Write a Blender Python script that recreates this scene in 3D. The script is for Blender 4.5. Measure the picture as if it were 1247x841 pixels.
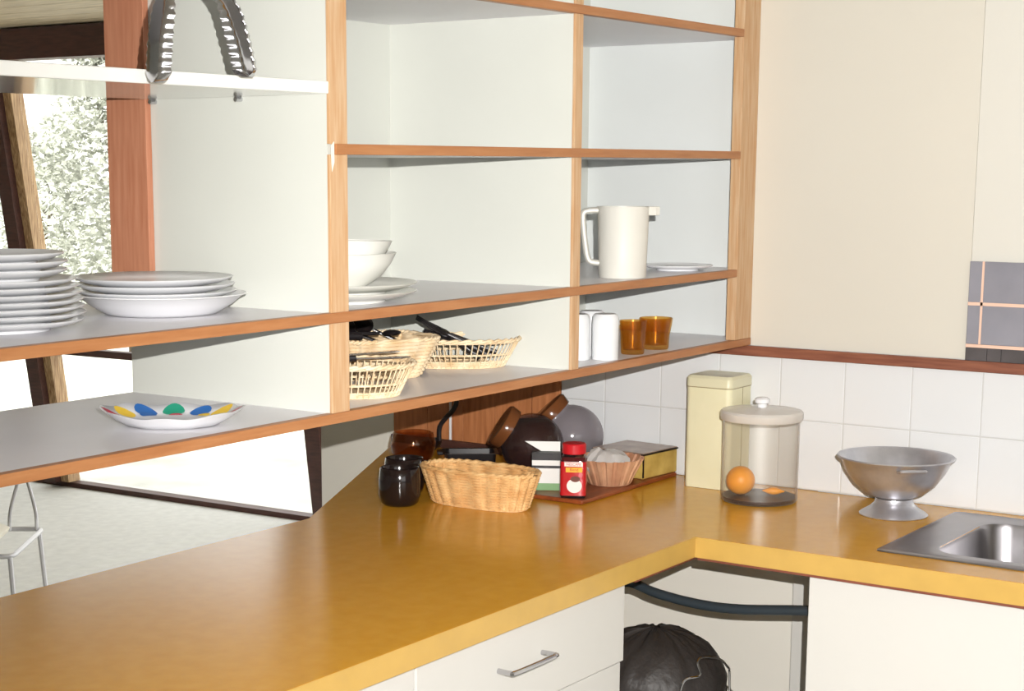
import bpy, bmesh, math, random
from mathutils import Vector, Matrix, noise
for _o in list(bpy.data.objects):
    bpy.data.objects.remove(_o)
S = bpy.context.scene
COL = S.collection
PI = math.pi
rnd = random.Random(7)

# ------------------------------------------------------------------ camera
cam = bpy.data.objects.new('camera', bpy.data.cameras.new('camera'))
COL.objects.link(cam)
r0 = Vector((0.586829, -0.809711, 0.000331))
r1 = Vector((-0.139519, -0.101517, -0.985002))
r2 = Vector((0.797601, 0.577981, -0.172543))
M = Matrix.Identity(4)
for i in range(3):
    M[i][0], M[i][1], M[i][2] = r0[i], -r1[i], -r2[i]
M[0][3], M[1][3], M[2][3] = -3.5344, -1.6799, 1.6208
cam.matrix_world = M
cam.data.sensor_width = 36.0
cam.data.lens = 2041.32 / 1247 * 36
cam.data.shift_x = (623.5 - 535.76) / 1247
cam.data.shift_y = (562.69 - 420.5) / 1247
cam.data.clip_start = 0.05
S.camera = cam

# ------------------------------------------------------------------ light
S.view_settings.view_transform = 'Standard'
S.view_settings.look = 'None'
S.view_settings.gamma = 1.0
S.view_settings.use_curve_mapping = False
S.view_settings.exposure = 0.16
W = bpy.data.worlds.new('sky')
S.world = W
W.use_nodes = True
bgn = W.node_tree.nodes['Background']
bgn.inputs[0].default_value = (1.0, 0.985, 0.97, 1)
bgn.inputs[1].default_value = 2.5
# the camera's own flash, just above and right of the lens
fl = bpy.data.lights.new('camera_flash', 'SPOT')
fl.energy = 520
fl.color = (1.0, 0.975, 0.94)
fl.spot_size = math.radians(78)
fl.spot_blend = 1.0
fl.shadow_soft_size = 0.006
flo = bpy.data.objects.new('camera_flash', fl)
COL.objects.link(flo)
flo.location = (-3.495, -1.735, 1.718)
flo.rotation_euler = (Vector((0.0, -0.25, 1.1)) - flo.location).to_track_quat('-Z', 'Y').to_euler()
# sun over the roof, from the kitchen side: lights the garden only
sn = bpy.data.lights.new('sun', 'SUN')
sn.energy = 6.0
sn.angle = math.radians(3)
sn.color = (1.0, 0.97, 0.92)
sno = bpy.data.objects.new('sun', sn)
COL.objects.link(sno)
sno.location = (-6, 3, 9)
sno.rotation_euler = Vector((0.66, -0.2, -0.72)).to_track_quat('-Z', 'Y').to_euler()
# weak fill light added below the ceiling, behind the photographer
cl = bpy.data.lights.new('fill_light', 'AREA')
cl.shape = 'DISK'
cl.size = 0.5
cl.energy = 4
cl.color = (1.0, 0.93, 0.82)
clo = bpy.data.objects.new('fill_light', cl)
COL.objects.link(clo)
clo.location = (-3.4, -2.3, 2.45)


# ------------------------------------------------------------------ helpers
def lin(c):
    return tuple(((v / 255) / 12.92 if v / 255 <= 0.04045 else ((v / 255 + 0.055) / 1.055) ** 2.4) for v in c) + (1,)


MATS = {}


def mat(name, rgb, rough=0.5, metal=0.0, spec=0.5, var=0.0, scale=8.0, stretch=None, bump=0.0, dark=None, alpha=1.0,
        coat=0.0, trans=0.0, ior=1.45, bscale=None):
    m = bpy.data.materials.new(name)
    m.use_nodes = True
    nt = m.node_tree
    b = nt.nodes['Principled BSDF']
    b.inputs['Base Color'].default_value = lin(rgb)
    b.inputs['Roughness'].default_value = rough
    b.inputs['Metallic'].default_value = metal
    b.inputs['Specular IOR Level'].default_value = spec
    b.inputs['Coat Weight'].default_value = coat
    b.inputs['Transmission Weight'].default_value = trans
    b.inputs['IOR'].default_value = ior
    b.inputs['Alpha'].default_value = alpha
    tc = nt.nodes.new('ShaderNodeTexCoord')
    mp = nt.nodes.new('ShaderNodeMapping')
    nt.links.new(tc.outputs['Object'], mp.inputs['Vector'])
    if stretch:
        mp.inputs['Scale'].default_value = stretch
    if var > 0:
        n = nt.nodes.new('ShaderNodeTexNoise')
        n.inputs['Scale'].default_value = scale
        n.inputs['Detail'].default_value = 6
        nt.links.new(mp.outputs['Vector'], n.inputs['Vector'])
        cr = nt.nodes.new('ShaderNodeValToRGB')
        cr.color_ramp.elements[0].position = 0.3
        cr.color_ramp.elements[1].position = 0.7
        d = dark if dark else tuple(v * (1 - var) for v in rgb)
        cr.color_ramp.elements[0].color = lin(d)
        cr.color_ramp.elements[1].color = lin(rgb)
        nt.links.new(n.outputs['Fac'], cr.inputs['Fac'])
        nt.links.new(cr.outputs['Color'], b.inputs['Base Color'])
    if bump > 0:
        n2 = nt.nodes.new('ShaderNodeTexNoise')
        n2.inputs['Scale'].default_value = bscale or scale * 3
        n2.inputs['Detail'].default_value = 4
        nt.links.new(mp.outputs['Vector'], n2.inputs['Vector'])
        bp = nt.nodes.new('ShaderNodeBump')
        bp.inputs['Strength'].default_value = bump
        bp.inputs['Distance'].default_value = 0.002
        nt.links.new(n2.outputs['Fac'], bp.inputs['Height'])
        nt.links.new(bp.outputs['Normal'], b.inputs['Normal'])
    MATS[name] = m
    return m


def thin_glass(name, tint, refl=0.045, rough=0.03, body=0.0, body_rgb=(200, 200, 200), rim=None):
    """thin clear sheet: see-through tint + Fresnel mirror + a little milky body"""
    m = bpy.data.materials.new(name)
    m.use_nodes = True
    nt = m.node_tree
    nt.nodes.remove(nt.nodes['Principled BSDF'])
    out = nt.nodes['Material Output']
    tr = nt.nodes.new('ShaderNodeBsdfTransparent')
    tr.inputs[0].default_value = lin(tint)
    gl = nt.nodes.new('ShaderNodeBsdfGlossy')
    gl.inputs['Roughness'].default_value = rough
    lw = nt.nodes.new('ShaderNodeLayerWeight')       # Schlick, the same from both sides of the sheet
    lw.inputs['Blend'].default_value = 0.5
    pw = nt.nodes.new('ShaderNodeMath')
    pw.operation = 'POWER'
    pw.inputs[1].default_value = 5.0
    nt.links.new(lw.outputs['Facing'], pw.inputs[0])
    sc_ = nt.nodes.new('ShaderNodeMath')
    sc_.operation = 'MULTIPLY_ADD'
    sc_.inputs[1].default_value = 0.7
    sc_.inputs[2].default_value = refl
    nt.links.new(pw.outputs[0], sc_.inputs[0])
    df = nt.nodes.new('ShaderNodeBsdfDiffuse')
    df.inputs[0].default_value = lin(body_rgb)
    p3 = nt.nodes.new('ShaderNodeMath')
    p3.operation = 'POWER'
    p3.inputs[1].default_value = 3.0
    nt.links.new(lw.outputs['Facing'], p3.inputs[0])
    bf = nt.nodes.new('ShaderNodeMath')              # the milky body thickens towards the rim
    bf.operation = 'MULTIPLY_ADD'
    bf.inputs[1].default_value = min(0.5, body * 5) if rim is None else rim
    bf.inputs[2].default_value = body
    bf.use_clamp = True
    nt.links.new(p3.outputs[0], bf.inputs[0])
    m2 = nt.nodes.new('ShaderNodeMixShader')
    nt.links.new(bf.outputs[0], m2.inputs[0])
    nt.links.new(tr.outputs[0], m2.inputs[1])
    nt.links.new(df.outputs[0], m2.inputs[2])
    mx = nt.nodes.new('ShaderNodeMixShader')
    nt.links.new(sc_.outputs[0], mx.inputs[0])
    nt.links.new(m2.outputs[0], mx.inputs[1])
    nt.links.new(gl.outputs[0], mx.inputs[2])
    nt.links.new(mx.outputs[0], out.inputs[0])
    MATS[name] = m
    return m


mat('white_paint', (226, 222, 212), 0.55, var=0.02, scale=3, bump=0.03)
mat('pale_panel', (210, 208, 200), 0.5, var=0.015, scale=2, bump=0.04, bscale=20)
mat('cool_white', (220, 224, 223), 0.4, var=0.015, scale=4, bump=0.03, bscale=14)
mat('cream_panel', (208, 204, 193), 0.5, var=0.015, scale=2, bump=0.04, bscale=20)
mat('shelf_white', (208, 210, 203), 0.35, var=0.015, scale=4, bump=0.03, bscale=14)
mat('shelf_grey', (224, 222, 226), 0.32, var=0.02, scale=6)
mat('gloss_white', (226, 226, 222), 0.08, spec=0.6)
mat('edge_timber', (176, 122, 78), 0.45, var=0.2, scale=9, stretch=(1.2, 14, 14), dark=(160, 104, 62), bump=0.06)
mat('post_timber', (202, 172, 138), 0.5, var=0.2, scale=10, stretch=(14, 14, 1.0), dark=(188, 144, 100), bump=0.06)
mat('jamb_timber', (198, 138, 108), 0.5, var=0.15, scale=10, stretch=(14, 14, 1.0), dark=(182, 118, 88), bump=0.06)
mat('dark_timber', (84, 52, 44), 0.5, var=0.2, scale=9, stretch=(10, 1.5, 10))
mat('blond_timber', (216, 184, 140), 0.5, var=0.25, scale=10, stretch=(20, 20, 1.0), dark=(120, 80, 50))
mat('ledge_timber', (140, 88, 66), 0.5, var=0.25, scale=9, stretch=(14, 1.2, 14), dark=(112, 64, 48), bump=0.05)
mat('plank_wood', (196, 130, 84), 0.45, var=0.3, scale=9, stretch=(9, 9, 0.9), dark=(160, 98, 58), bump=0.08)
mat('board_wood', (150, 78, 40), 0.35, var=0.3, scale=8, stretch=(1.5, 9, 9), dark=(112, 52, 26))
mat('laminate', (216, 160, 52), 0.2, var=0.05, scale=30, dark=(208, 150, 42), bump=0.05, bscale=60)
mat('laminate_edge', (198, 160, 84), 0.3, var=0.04, scale=20)
mat('batten_timber', (130, 70, 52), 0.6, var=0.2, scale=9)
mat('tile_white', (216, 218, 220), 0.16, var=0.012, scale=4, bump=0.02, bscale=6)
mat('grout', (196, 196, 195), 0.8)
mat('floor_pale', (218, 219, 214), 0.8, var=0.06, scale=20, bump=0.3, bscale=200)
mat('ceiling_white', (228, 224, 214), 0.8)
mat('ceiling_board', (204, 186, 154), 0.6, var=0.2, scale=6, stretch=(10, 1, 1))
mat('cabinet_white', (205, 203, 198), 0.4, var=0.012, scale=3)
mat('carcass_grey', (208, 208, 206), 0.6)
mat('china', (226, 227, 230), 0.18, spec=0.5)
mat('china_warm', (226, 226, 220), 0.2)
mat('plastic_white', (214, 212, 204), 0.4)
mat('tumbler_white', (220, 222, 224), 0.3)
mat('chrome', (200, 200, 204), 0.16, metal=1.0)
mat('steel', (168, 166, 170), 0.3, metal=1.0, var=0.05, scale=20)
mat('aluminium', (212, 213, 218), 0.36, metal=0.75, var=0.16, scale=14, dark=(172, 172, 180), bump=0.15, bscale=40)
mat('black_plastic', (24, 20, 22), 0.3)
mat('black_glaze', (28, 20, 20), 0.12, spec=0.6)
mat('hose', (46, 54, 60), 0.4)
mat('bin_bag', (50, 46, 44), 0.5, bump=1.0, bscale=70, scale=10)
mat('wicker', (234, 196, 140), 0.6, var=0.3, scale=30, dark=(204, 154, 96))
mat('wicker_pale', (236, 220, 190), 0.6, var=0.3, scale=30, dark=(208, 176, 132))
mat('cane_dark', (150, 96, 58), 0.6)
mat('red_lid', (190, 24, 36), 0.4)
mat('red_label', (176, 26, 34), 0.25, coat=0.4)
mat('yellow_print', (226, 168, 30), 0.4)
mat('white_print', (228, 218, 214), 0.5)
mat('coffee_print', (96, 44, 24), 0.5)
mat('canister_cream', (224, 220, 188), 0.35, var=0.04, scale=12, dark=(218, 214, 180))
mat('canister_lid', (210, 206, 176), 0.35)
mat('seam', (150, 138, 104), 0.5)
mat('gold_tin', (224, 196, 112), 0.3, metal=0.15, var=0.25, scale=22, dark=(186, 152, 74))
mat('tin_lid', (176, 154, 138), 0.25, metal=0.1, var=0.2, scale=22, dark=(150, 128, 112))
mat('tin_rim', (34, 26, 22), 0.4)
mat('orange', (232, 152, 44), 0.45, bump=0.3, bscale=120)
mat('base_dark', (36, 20, 20), 0.4)
mat('pinkish_chip', (206, 164, 130), 0.6, var=0.3, scale=18, dark=(170, 118, 88))
mat('packet_white', (226, 226, 222), 0.5)
mat('packet_green', (120, 160, 110), 0.5)
mat('packet_black', (30, 26, 28), 0.5)
mat('spot_red', (206, 44, 78), 0.3)
mat('spot_blue', (44, 104, 176), 0.3)
mat('spot_green', (36, 150, 120), 0.3)
mat('spot_yellow', (238, 200, 60), 0.3)
mat('coffee_beans', (58, 28, 20), 0.5, bump=1.0, bscale=80)
thin_glass('amber_glass', (238, 212, 152), rough=0.2, body=0.05, body_rgb=(226, 140, 30), rim=0.2)
mat('amber_lid', (120, 72, 40), 0.15, var=0.2, scale=10)
mat('mirror_grey', (150, 150, 160), 0.14, spec=0.8, var=0.12, scale=6)
mat('mirror_dark', (96, 92, 94), 0.14, spec=0.8, var=0.25, scale=10)
mat('reflected_bar', (226, 190, 170), 0.6)  # reflected window bars put into the colour
mat('leaf', (214, 217, 204), 0.7, var=0.3, scale=3)
mat('bark', (120, 104, 84), 0.9, var=0.3, scale=6)
mat('grass', (226, 226, 216), 0.9, var=0.2, scale=2)
mat('chair_wire', (196, 196, 198), 0.35, metal=0.2)
mat('seat_pad', (226, 222, 206), 0.6)
thin_glass('window_glass', (250, 251, 250), rough=0.01)
thin_glass('clear_plastic', (253, 252, 250), refl=0.09, rough=0.42, body=0.03, body_rgb=(222, 214, 206), rim=0.4)
thin_glass('frosted_lid', (220, 216, 212), rough=0.2, body=0.72, body_rgb=(222, 218, 212))
thin_glass('jar_glass', (214, 206, 206), rough=0.05, body=0.02, body_rgb=(160, 156, 164))
thin_glass('cloudy_glass', (190, 184, 190), rough=0.12, body=0.3, body_rgb=(196, 190, 196))
thin_glass('bag_film', (232, 230, 228), rough=0.2, body=0.55, body_rgb=(238, 236, 234))
thin_glass('amber_sheet', (232, 206, 182), rough=0.05, body=0.05, body_rgb=(120, 60, 30))


class MB:
    """collects polygons into one mesh"""

    def __init__(s):
        s.v = []
        s.f = []
        s.mi = []
        s.cur = 0

    def add(s, vs, fs):
        o = len(s.v)
        s.v += [tuple(v) for v in vs]
        s.f += [tuple(i + o for i in f) for f in fs]
        s.mi += [s.cur] * len(fs)
        return s

    def box(s, x0, x1, y0, y1, z0, z1):
        vs = [(x, y, z) for z in (z0, z1) for y in (y0, y1) for x in (x0, x1)]
        return s.add(vs, [(0, 2, 3, 1), (4, 5, 7, 6), (0, 1, 5, 4), (2, 6, 7, 3), (0, 4, 6, 2), (1, 3, 7, 5)])

    def prism(s, poly, z0, z1):
        n = len(poly)
        vs = [(x, y, z0) for x, y in poly] + [(x, y, z1) for x, y in poly]
        fs = [tuple(range(n - 1, -1, -1)), tuple(range(n, 2 * n))]
        fs += [(i, (i + 1) % n, n + (i + 1) % n, n + i) for i in range(n)]
        return s.add(vs, fs)

    def rings(s, rings, closed=True, cap0=False, cap1=False):
        n = len(rings[0])
        vs = [p for r in rings for p in r]
        fs = []
        for a in range(len(rings) - 1):
            for i in range(n if closed else n - 1):
                j = (i + 1) % n
                fs.append((a * n + i, a * n + j, (a + 1) * n + j, (a + 1) * n + i))
        if cap0:
            fs.append(tuple(range(n - 1, -1, -1)))
        if cap1:
            k = (len(rings) - 1) * n
            fs.append(tuple(range(k, k + n)))
        return s.add(vs, fs)

    def lathe(s, prof, n=40, c=(0, 0, 0), cap0=False, cap1=False, sx=1.0, sy=1.0, wave=None):
        rs = []
        for r, z in prof:
            ring = []
            for i in range(n):
                a = 2 * PI * i / n
                k = wave(a, r, z) if wave else (1.0, 0.0)
                ring.append((c[0] + math.cos(a) * r * sx * k[0], c[1] + math.sin(a) * r * sy * k[0], c[2] + z + k[1]))
            rs.append(ring)
        return s.rings(rs, True, cap0, cap1)

    def tube(s, pts, r, n=8, closed=False, caps=True, flat=None):
        pts = [Vector(p) for p in pts]
        m = len(pts)
        rs = []
        up = None
        for i, p in enumerate(pts):
            a = pts[(i - 1) % m] if (closed or i > 0) else p
            b = pts[(i + 1) % m] if (closed or i < m - 1) else p
            t = (b - a).normalized()
            if up is None:
                up = Vector((0, 0, 1)) if abs(t.z) < 0.9 else Vector((1, 0, 0))
            u = (up - t * up.dot(t))
            if u.length < 1e-6:
                u = t.orthogonal()
            u.normalize()
            w = t.cross(u)
            up = u
            rr = r[i] if isinstance(r, (list, tuple)) else r
            f = flat or 1.0
            rs.append([p + u * math.cos(2 * PI * k / n) * rr + w * math.sin(2 * PI * k / n) * rr * f for k in range(n)])
        if closed:
            rs.append(rs[0])
            return s.rings(rs, True)
        return s.rings(rs, True, caps, caps)

    def sphere(s, c, r, n=24, m=14, sz=1.0):
        rs = []
        for j in range(1, m):
            t = PI * j / m
            rs.append([(c[0] + r * math.sin(t) * math.cos(2 * PI * i / n), c[1] + r * math.sin(t) * math.sin(2 * PI * i / n),
                        c[2] - r * sz * math.cos(t)) for i in range(n)])
        return s.rings(rs, True, True, True)

    def xform(s, mtx):
        s.v = [tuple(mtx @ Vector(v)) for v in s.v]
        return s

    def build(s, name, m, parent=None, loc=None, smooth=True, ang=35, bevel=0.0, solid=0.0, kind=None):
        me = bpy.data.meshes.new(name)
        me.from_pydata(s.v, [], s.f)
        for k in (m if isinstance(m, (list, tuple)) else [m]):
            me.materials.append(MATS[k])
        if s.mi and max(s.mi) > 0:
            me.polygons.foreach_set('material_index', s.mi)
        bm = bmesh.new()
        bm.from_mesh(me)
        bmesh.ops.recalc_face_normals(bm, faces=bm.faces)
        bm.to_mesh(me)
        bm.free()
        if smooth:
            me.polygons.foreach_set('use_smooth', [True] * len(me.polygons))
            me.set_sharp_from_angle(angle=math.radians(ang))
        o = bpy.data.objects.new(name, me)
        COL.objects.link(o)
        if loc:
            o.location = loc
        if parent:
            o.parent = parent
        if solid:
            md = o.modifiers.new('thickness', 'SOLIDIFY')
            md.thickness = solid
            md.offset = 0
        if bevel:
            md = o.modifiers.new('bevel', 'BEVEL')
            md.width = bevel
            md.segments = 2
            md.limit_method = 'ANGLE'
        if kind:
            o['kind'] = kind
        return o


def tag(o, label, cat, group=None):
    o['label'] = label
    o['category'] = cat
    if group:
        o['group'] = group
    return o


def thing(name, label, cat, loc=(0, 0, 0), rz=0.0, group=None):
    o = bpy.data.objects.new(name, None)
    o.empty_display_size = 0.05
    COL.objects.link(o)
    o.location = loc
    o.rotation_euler = (0, 0, rz)
    return tag(o, label, cat, group)


def struct(o, label, cat='structure'):
    o['kind'] = 'structure'
    o['label'] = label
    return o


def copy_thing(root, loc, rz, label, group=None):
    c = root.copy()
    COL.objects.link(c)
    c.location = loc
    c.rotation_euler = (0, 0, rz)
    c['label'] = label
    if group:
        c['group'] = group
    for ch in root.children:
        d = ch.copy()
        COL.objects.link(d)
        d.parent = c
        for g in ch.children:
            e = g.copy()
            COL.objects.link(e)
            e.parent = d
    return c


def arc(pts, n=8):
    """Catmull-Rom through pts"""
    P = [Vector(p) for p in pts]
    P = [P[0] * 2 - P[1]] + P + [P[-1] * 2 - P[-2]]
    out = []
    for i in range(1, len(P) - 2):
        for k in range(n):
            t = k / n
            a, b, c, d = P[i - 1], P[i], P[i + 1], P[i + 2]
            out.append(0.5 * ((2 * b) + (c - a) * t + (2 * a - 5 * b + 4 * c - d) * t * t + (3 * b - a - 3 * c + d) * t ** 3))
    out.append(P[-2])
    return out


# ------------------------------------------------------------------ the setting
ZC = 0.90          # worktop
Z1 = 1.2382        # top of lowest shelf
Z2 = 1.3974
Z3 = 1.658
Z4 = 1.9209
T = 0.016
D = 0.45
PL, PR = -1.5057, -1.4624     # timber strip of the left upright
DL, DR = -0.7852, -0.758      # divider
QL = -0.0861                  # right strip

struct(MB().box(-6, 2.45, -3.6, 8, -0.1, 0).build('floor', 'floor_pale', smooth=False), 'pale floor of both rooms')
struct(MB().box(-6, 0.12, -3.6, 1.284, 2.5, 2.6).build('ceiling', 'ceiling_white', smooth=False), 'white kitchen ceiling')
struct(MB().box(-6.1, -6, -3.6, 8, 0, 2.6).build('wall_left', 'white_paint', smooth=False), 'white left wall')
wb = MB()
wb.box(-6, 0.12, -3.7, -3.6, 0, 0.95)
wb.box(-6, 0.12, -3.7, -3.6, 2.2, 2.6)
wb.box(-6, -4.6, -3.7, -3.6, 0.95, 2.2)
wb.box(-2.2, 0.12, -3.7, -3.6, 0.95, 2.2)
struct(wb.build('wall_back', 'white_paint', smooth=False), 'white wall behind the photographer')
struct(MB().box(-6, 2.45, 8, 8.1, 0, 2.4).build('wall_far', 'white_paint', smooth=False), 'white far wall of the next room')

struct(MB().box(-6, 2.3, 1.285, 1.33, 2.36, 2.6).build('sun_block', 'white_paint', smooth=False), 'added white strip keeping sun out of the gap between the ceilings')  # unseen strip added to block the sun between the ceilings
# far room: boarded ceiling
cf = struct(MB().box(-6, 2.2, 1.284, 8, 2.29, 2.35).build('ceiling_1', 'ceiling_board', smooth=False), 'tan boarded ceiling of the next room')
pb = MB().box(-0.092, 0.092, -3.3, 3.3, 0, 0.012)
for i in range(20):
    x = 2.08 - i * 0.19
    if i == 0:
        b0 = pb.build('ceiling_plank', 'ceiling_board', cf, smooth=False)
        b0.location = (x, 4.65, 2.278)
    else:
        b = b0.copy()
        COL.objects.link(b)
        b.parent = cf
        b.location = (x, 4.65, 2.278)

# right wall with its tiles, planks, panels
wr = struct(MB().box(0.0, 0.12, -3.6, 1.284, 0, 2.6).build('wall_right', 'grout', smooth=False), 'white kitchen wall with splashback')
MB().box(-0.004, 0, -0.5029, -0.0015, 1.2218, 2.5).build('wall_panel', 'cream_panel', wr, smooth=False)
MB().box(-0.004, 0, -0.0013, 1.284, Z1 + 0.001, 2.5).build('wall_panel', 'cool_white', wr, smooth=False)
MB().box(-0.004, 0, -1.75, -0.5036, 1.2218, 2.5).build('wall_panel', 'pale_panel', wr, smooth=False)
MB().box(-0.004, 0, -3.6, -1.753, 0, 2.5).build('wall_panel', 'white_paint', wr, smooth=False)
MB().box(-0.006, 0, 1.030, 1.284, 0, Z1).build('wall_panel', 'white_paint', wr, smooth=False)
MB().box(-0.004, 0, -1.75, 1.029, 0, ZC - 0.045).build('wall_panel', 'white_paint', wr, smooth=False)
MB().box(-0.0072, 0, -1.75, 0.5028, ZC + 0.001, 1.2).build('grout_bed', 'grout', wr, smooth=False)
tl = None
TS = 0.1535
for r in range(2):
    for c in range(15):
        y1 = 0.378 - c * TS
        z0 = ZC + 0.002 + r * 0.157
        if tl is None:
            tl = MB().box(-0.008, 0, -TS + 0.001, -0.001, 0.001, 0.156).build('tile', 'tile_white', wr, smooth=False, bevel=0.0018)
            tl.location = (0, y1, z0)
        else:
            t = tl.copy()
            COL.objects.link(t)
            t.parent = wr
            t.location = (-0.0006 * rnd.random(), y1, z0)
        if r == 1:
            pass
for r in range(2):
    MB().box(-0.0082, 0, 0.379, 0.5025, ZC + 0.003 + r * 0.157, ZC + 0.158 + r * 0.157).build('tile', 'tile_white', wr, smooth=False, bevel=0.0018)
ys = [0.504, 0.588, 0.70, 0.80, 0.915, 1.028]
for a, b in zip(ys[:-1], ys[1:]):
    MB().box(-0.010 - 0.001 * rnd.random(), 0, a + 0.0008, b - 0.0008, ZC, Z1 - T).build('plank', 'plank_wood', wr, smooth=False, bevel=0.001)
struct(MB().box(-0.022, -0.0085, -1.75, 0.24, 1.1985, 1.2215).build('trim_1', 'ledge_timber', smooth=False, bevel=0.0015), 'brown timber ledge strip above the white tiles')
struct(MB().box(-0.024, -0.0115, 0.506, 1.026, ZC + 0.0005, ZC + 0.022).build('trim_2', 'dark_timber', smooth=False, bevel=0.001), 'dark timber upstand below the brown planks')

# leaning window wall of the next room
wd = struct(bpy.data.objects.new('window_1', None), 'tall inward leaning window with dark timber mullions')
COL.objects.link(wd)
wd.location = (2.33, 3.24, 0)
wd.rotation_euler = (0, 0, math.atan2(0.04, 1))   # local +y runs along the glass
LE = 0.145                                          # lean: x shift per metre of height


def lean_box(mb, x0, x1, y0, y1, z0, z1):
    vs = [(x - LE * z, y, z) for z in (z0, z1) for y in (y0, y1) for x in (x0, x1)]
    return mb.add(vs, [(0, 2, 3, 1), (4, 5, 7, 6), (0, 1, 5, 4), (2, 6, 7, 3), (0, 4, 6, 2), (1, 3, 7, 5)])


MY = [-1.75, -0.10, 1.66, 3.32]
for y in MY:
    mu = lean_box(MB(), -0.09, 0.03, y, y + 0.085, 0.03, 2.14).build('mullion', 'dark_timber', wd, smooth=False)
    lean_box(MB(), -0.05, 0.03, y - 0.055, y - 0.001, 0.03, 2.14).build('mullion_edge', 'blond_timber', mu, smooth=False)
lean_box(MB(), -0.03, 0.04, -1.75, 4.7, 0.0, 0.026).build('bottom_rail', 'dark_timber', wd, smooth=False)
lean_box(MB(), -0.02, 0.03, -1.6, 4.7, 0.70, 0.735).build('transom', 'dark_timber', wd, smooth=False)
lean_box(MB(), -0.07, 0.06, -1.66, 4.7, 2.13, 2.27).build('head_beam', 'dark_timber', wd, smooth=False)
for a, b in zip(MY, MY[1:] + [4.7]):
    for z0, z1 in ((0.026, 0.70), (0.735, 2.13)):
        lean_box(MB(), 0.002, 0.006, a + 0.086, b - 0.056, z0, z1).build('pane', 'window_glass', wd, smooth=False)

# window jamb standing at the back of the left bay
struct(MB().box(PL - 0.0135, PL - 0.0005, 0.385, 0.478, Z2 + 0.0005, 2.27).build('trim_3', 'jamb_timber', smooth=False, bevel=0.001), 'reddish timber window jamb at the rear of the left shelf bay')

# outdoors
struct(MB().box(2.6, 40, -20, 40, -0.3, -0.2).build('ground', 'grass', smooth=False), 'pale grass outside')


def shrub(name, label, x, y, h, w, n, seed):
    q = random.Random(seed)
    root = thing(name, label, 'shrub', (x, y, -0.2), 0, None)
    mb = MB()
    for k in range(n):
        a = q.random() * 2 * PI
        t = q.random() ** 0.7
        rr = w * (0.35 + 0.65 * math.sin(PI * min(1, 0.15 + 0.85 * t))) * (q.random() ** 0.4)
        p = Vector((rr * math.cos(a), rr * math.sin(a), h * (0.12 + 0.88 * t)))
        p += Vector((noise.noise(p * 2.1), noise.noise(p * 2.3 + Vector((5, 0, 0))), 0)) * 0.25
        d = Vector((q.gauss(0, 1), q.gauss(0, 1), q.gauss(0, 1))).normalized()
        e = d.orthogonal().normalized()
        s1, s2 = 0.045 * (0.6 + q.random()), 0.022
        mb.add([p - d * s1, p + e * s2, p + d * s1, p - e * s2], [(0, 1, 2, 3)])
    mb.build('foliage', 'leaf', root, smooth=False, kind='stuff')
    tb = MB()
    for k in range(4):
        a = k * 1.7 + q.random()
        tb.tube(arc([(0.05 * math.cos(a), 0.05 * math.sin(a), 0), (0.1 * math.cos(a), 0.1 * math.sin(a), h * 0.4),
                     (w * 0.4 * math.cos(a), w * 0.4 * math.sin(a), h * 0.8)], 4), [0.04 - 0.003 * i for i in range(9)], 6)
    tb.build('stem', 'bark', root)
    return root


shrub('garden_shrub', 'tall pale green shrub outside, seen between the leaning mullion and the timber jamb', 8.0, 10.35, 3.2, 1.0, 12000, 1)
shrub('garden_shrub', 'broad pale shrub outside, half behind the leaning dark mullion', 9.2, 13.2, 2.3, 0.9, 6000, 2)
shrub('garden_shrub', 'low pale shrub outside, seen under the lowest shelf near the wall end', 7.0, 7.4, 0.5, 0.6, 3000, 3)

# ------------------------------------------------------------------ shelving
sh = thing('shelving_unit', 'white open shelving with orange timber edges hanging above the yellow worktop', 'shelving', (0, 0, 0))


def shelf(x0, x1, zt, e0, e1, depth=D):
    o = MB().box(x0, x1, 0.012, depth, zt - T, zt).build('shelf', 'shelf_grey', sh, smooth=False)
    MB().box(e0, e1, -0.004, 0.012, zt - T, zt + 0.0004).build('edge_strip', 'edge_timber', o, smooth=False, bevel=0.0008)
    return o


X0 = -2.30
shelf(X0, -0.0045, Z1, X0, -0.0045)
shelf(X0, -0.0045, Z2, X0, QL)
shelf(PR, -0.0045, Z3, PL + 0.011, QL)
shelf(X0, -0.0045, Z4, X0, QL)
ZT = 2.42
segs = [(Z1, Z2 - T), (Z2, Z3 - T), (Z3, Z4 - T), (Z4, ZT)]
MB().box(PL + 0.0005, PR - 0.0005, 0.006, D, Z2, Z4 - T).build('upright', 'shelf_white', sh, smooth=False)
for a, b in segs:
    # uprights between the shelves: white panels with a timber strip on the front
    left = (a, b)
    p = sh
    if a in (Z1, Z4):
        p = MB().box(PL + 0.0005, PR - 0.0005, 0.006, D, a, b).build('upright', 'shelf_white', sh, smooth=False)
    MB().box(PL, PR, 0.0, 0.006, a, b).build('post_strip', 'post_timber', p, smooth=False, bevel=0.0008)
    p = MB().box(DL + 0.0005, DR - 0.0005, 0.006, D - 0.012, a, b).build('divider', 'shelf_white', sh, smooth=False)
    MB().box(DL, DR, 0.0, 0.006, a, b).build('post_strip', 'post_timber', p, smooth=False, bevel=0.0008)
    p = MB().box(X0 + 0.0005, X0 + 0.04, 0.006, D, a, b).build('upright', 'shelf_white', sh, smooth=False)
    MB().box(PR, -0.0045, D - 0.012, D, a, b).build('back_panel', 'shelf_white', sh, smooth=False)
MB().box(QL, -0.0042, -0.003, 0.02, Z1 + 0.0005, ZT).build('post', 'post_timber', sh, smooth=False, bevel=0.001)
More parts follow.
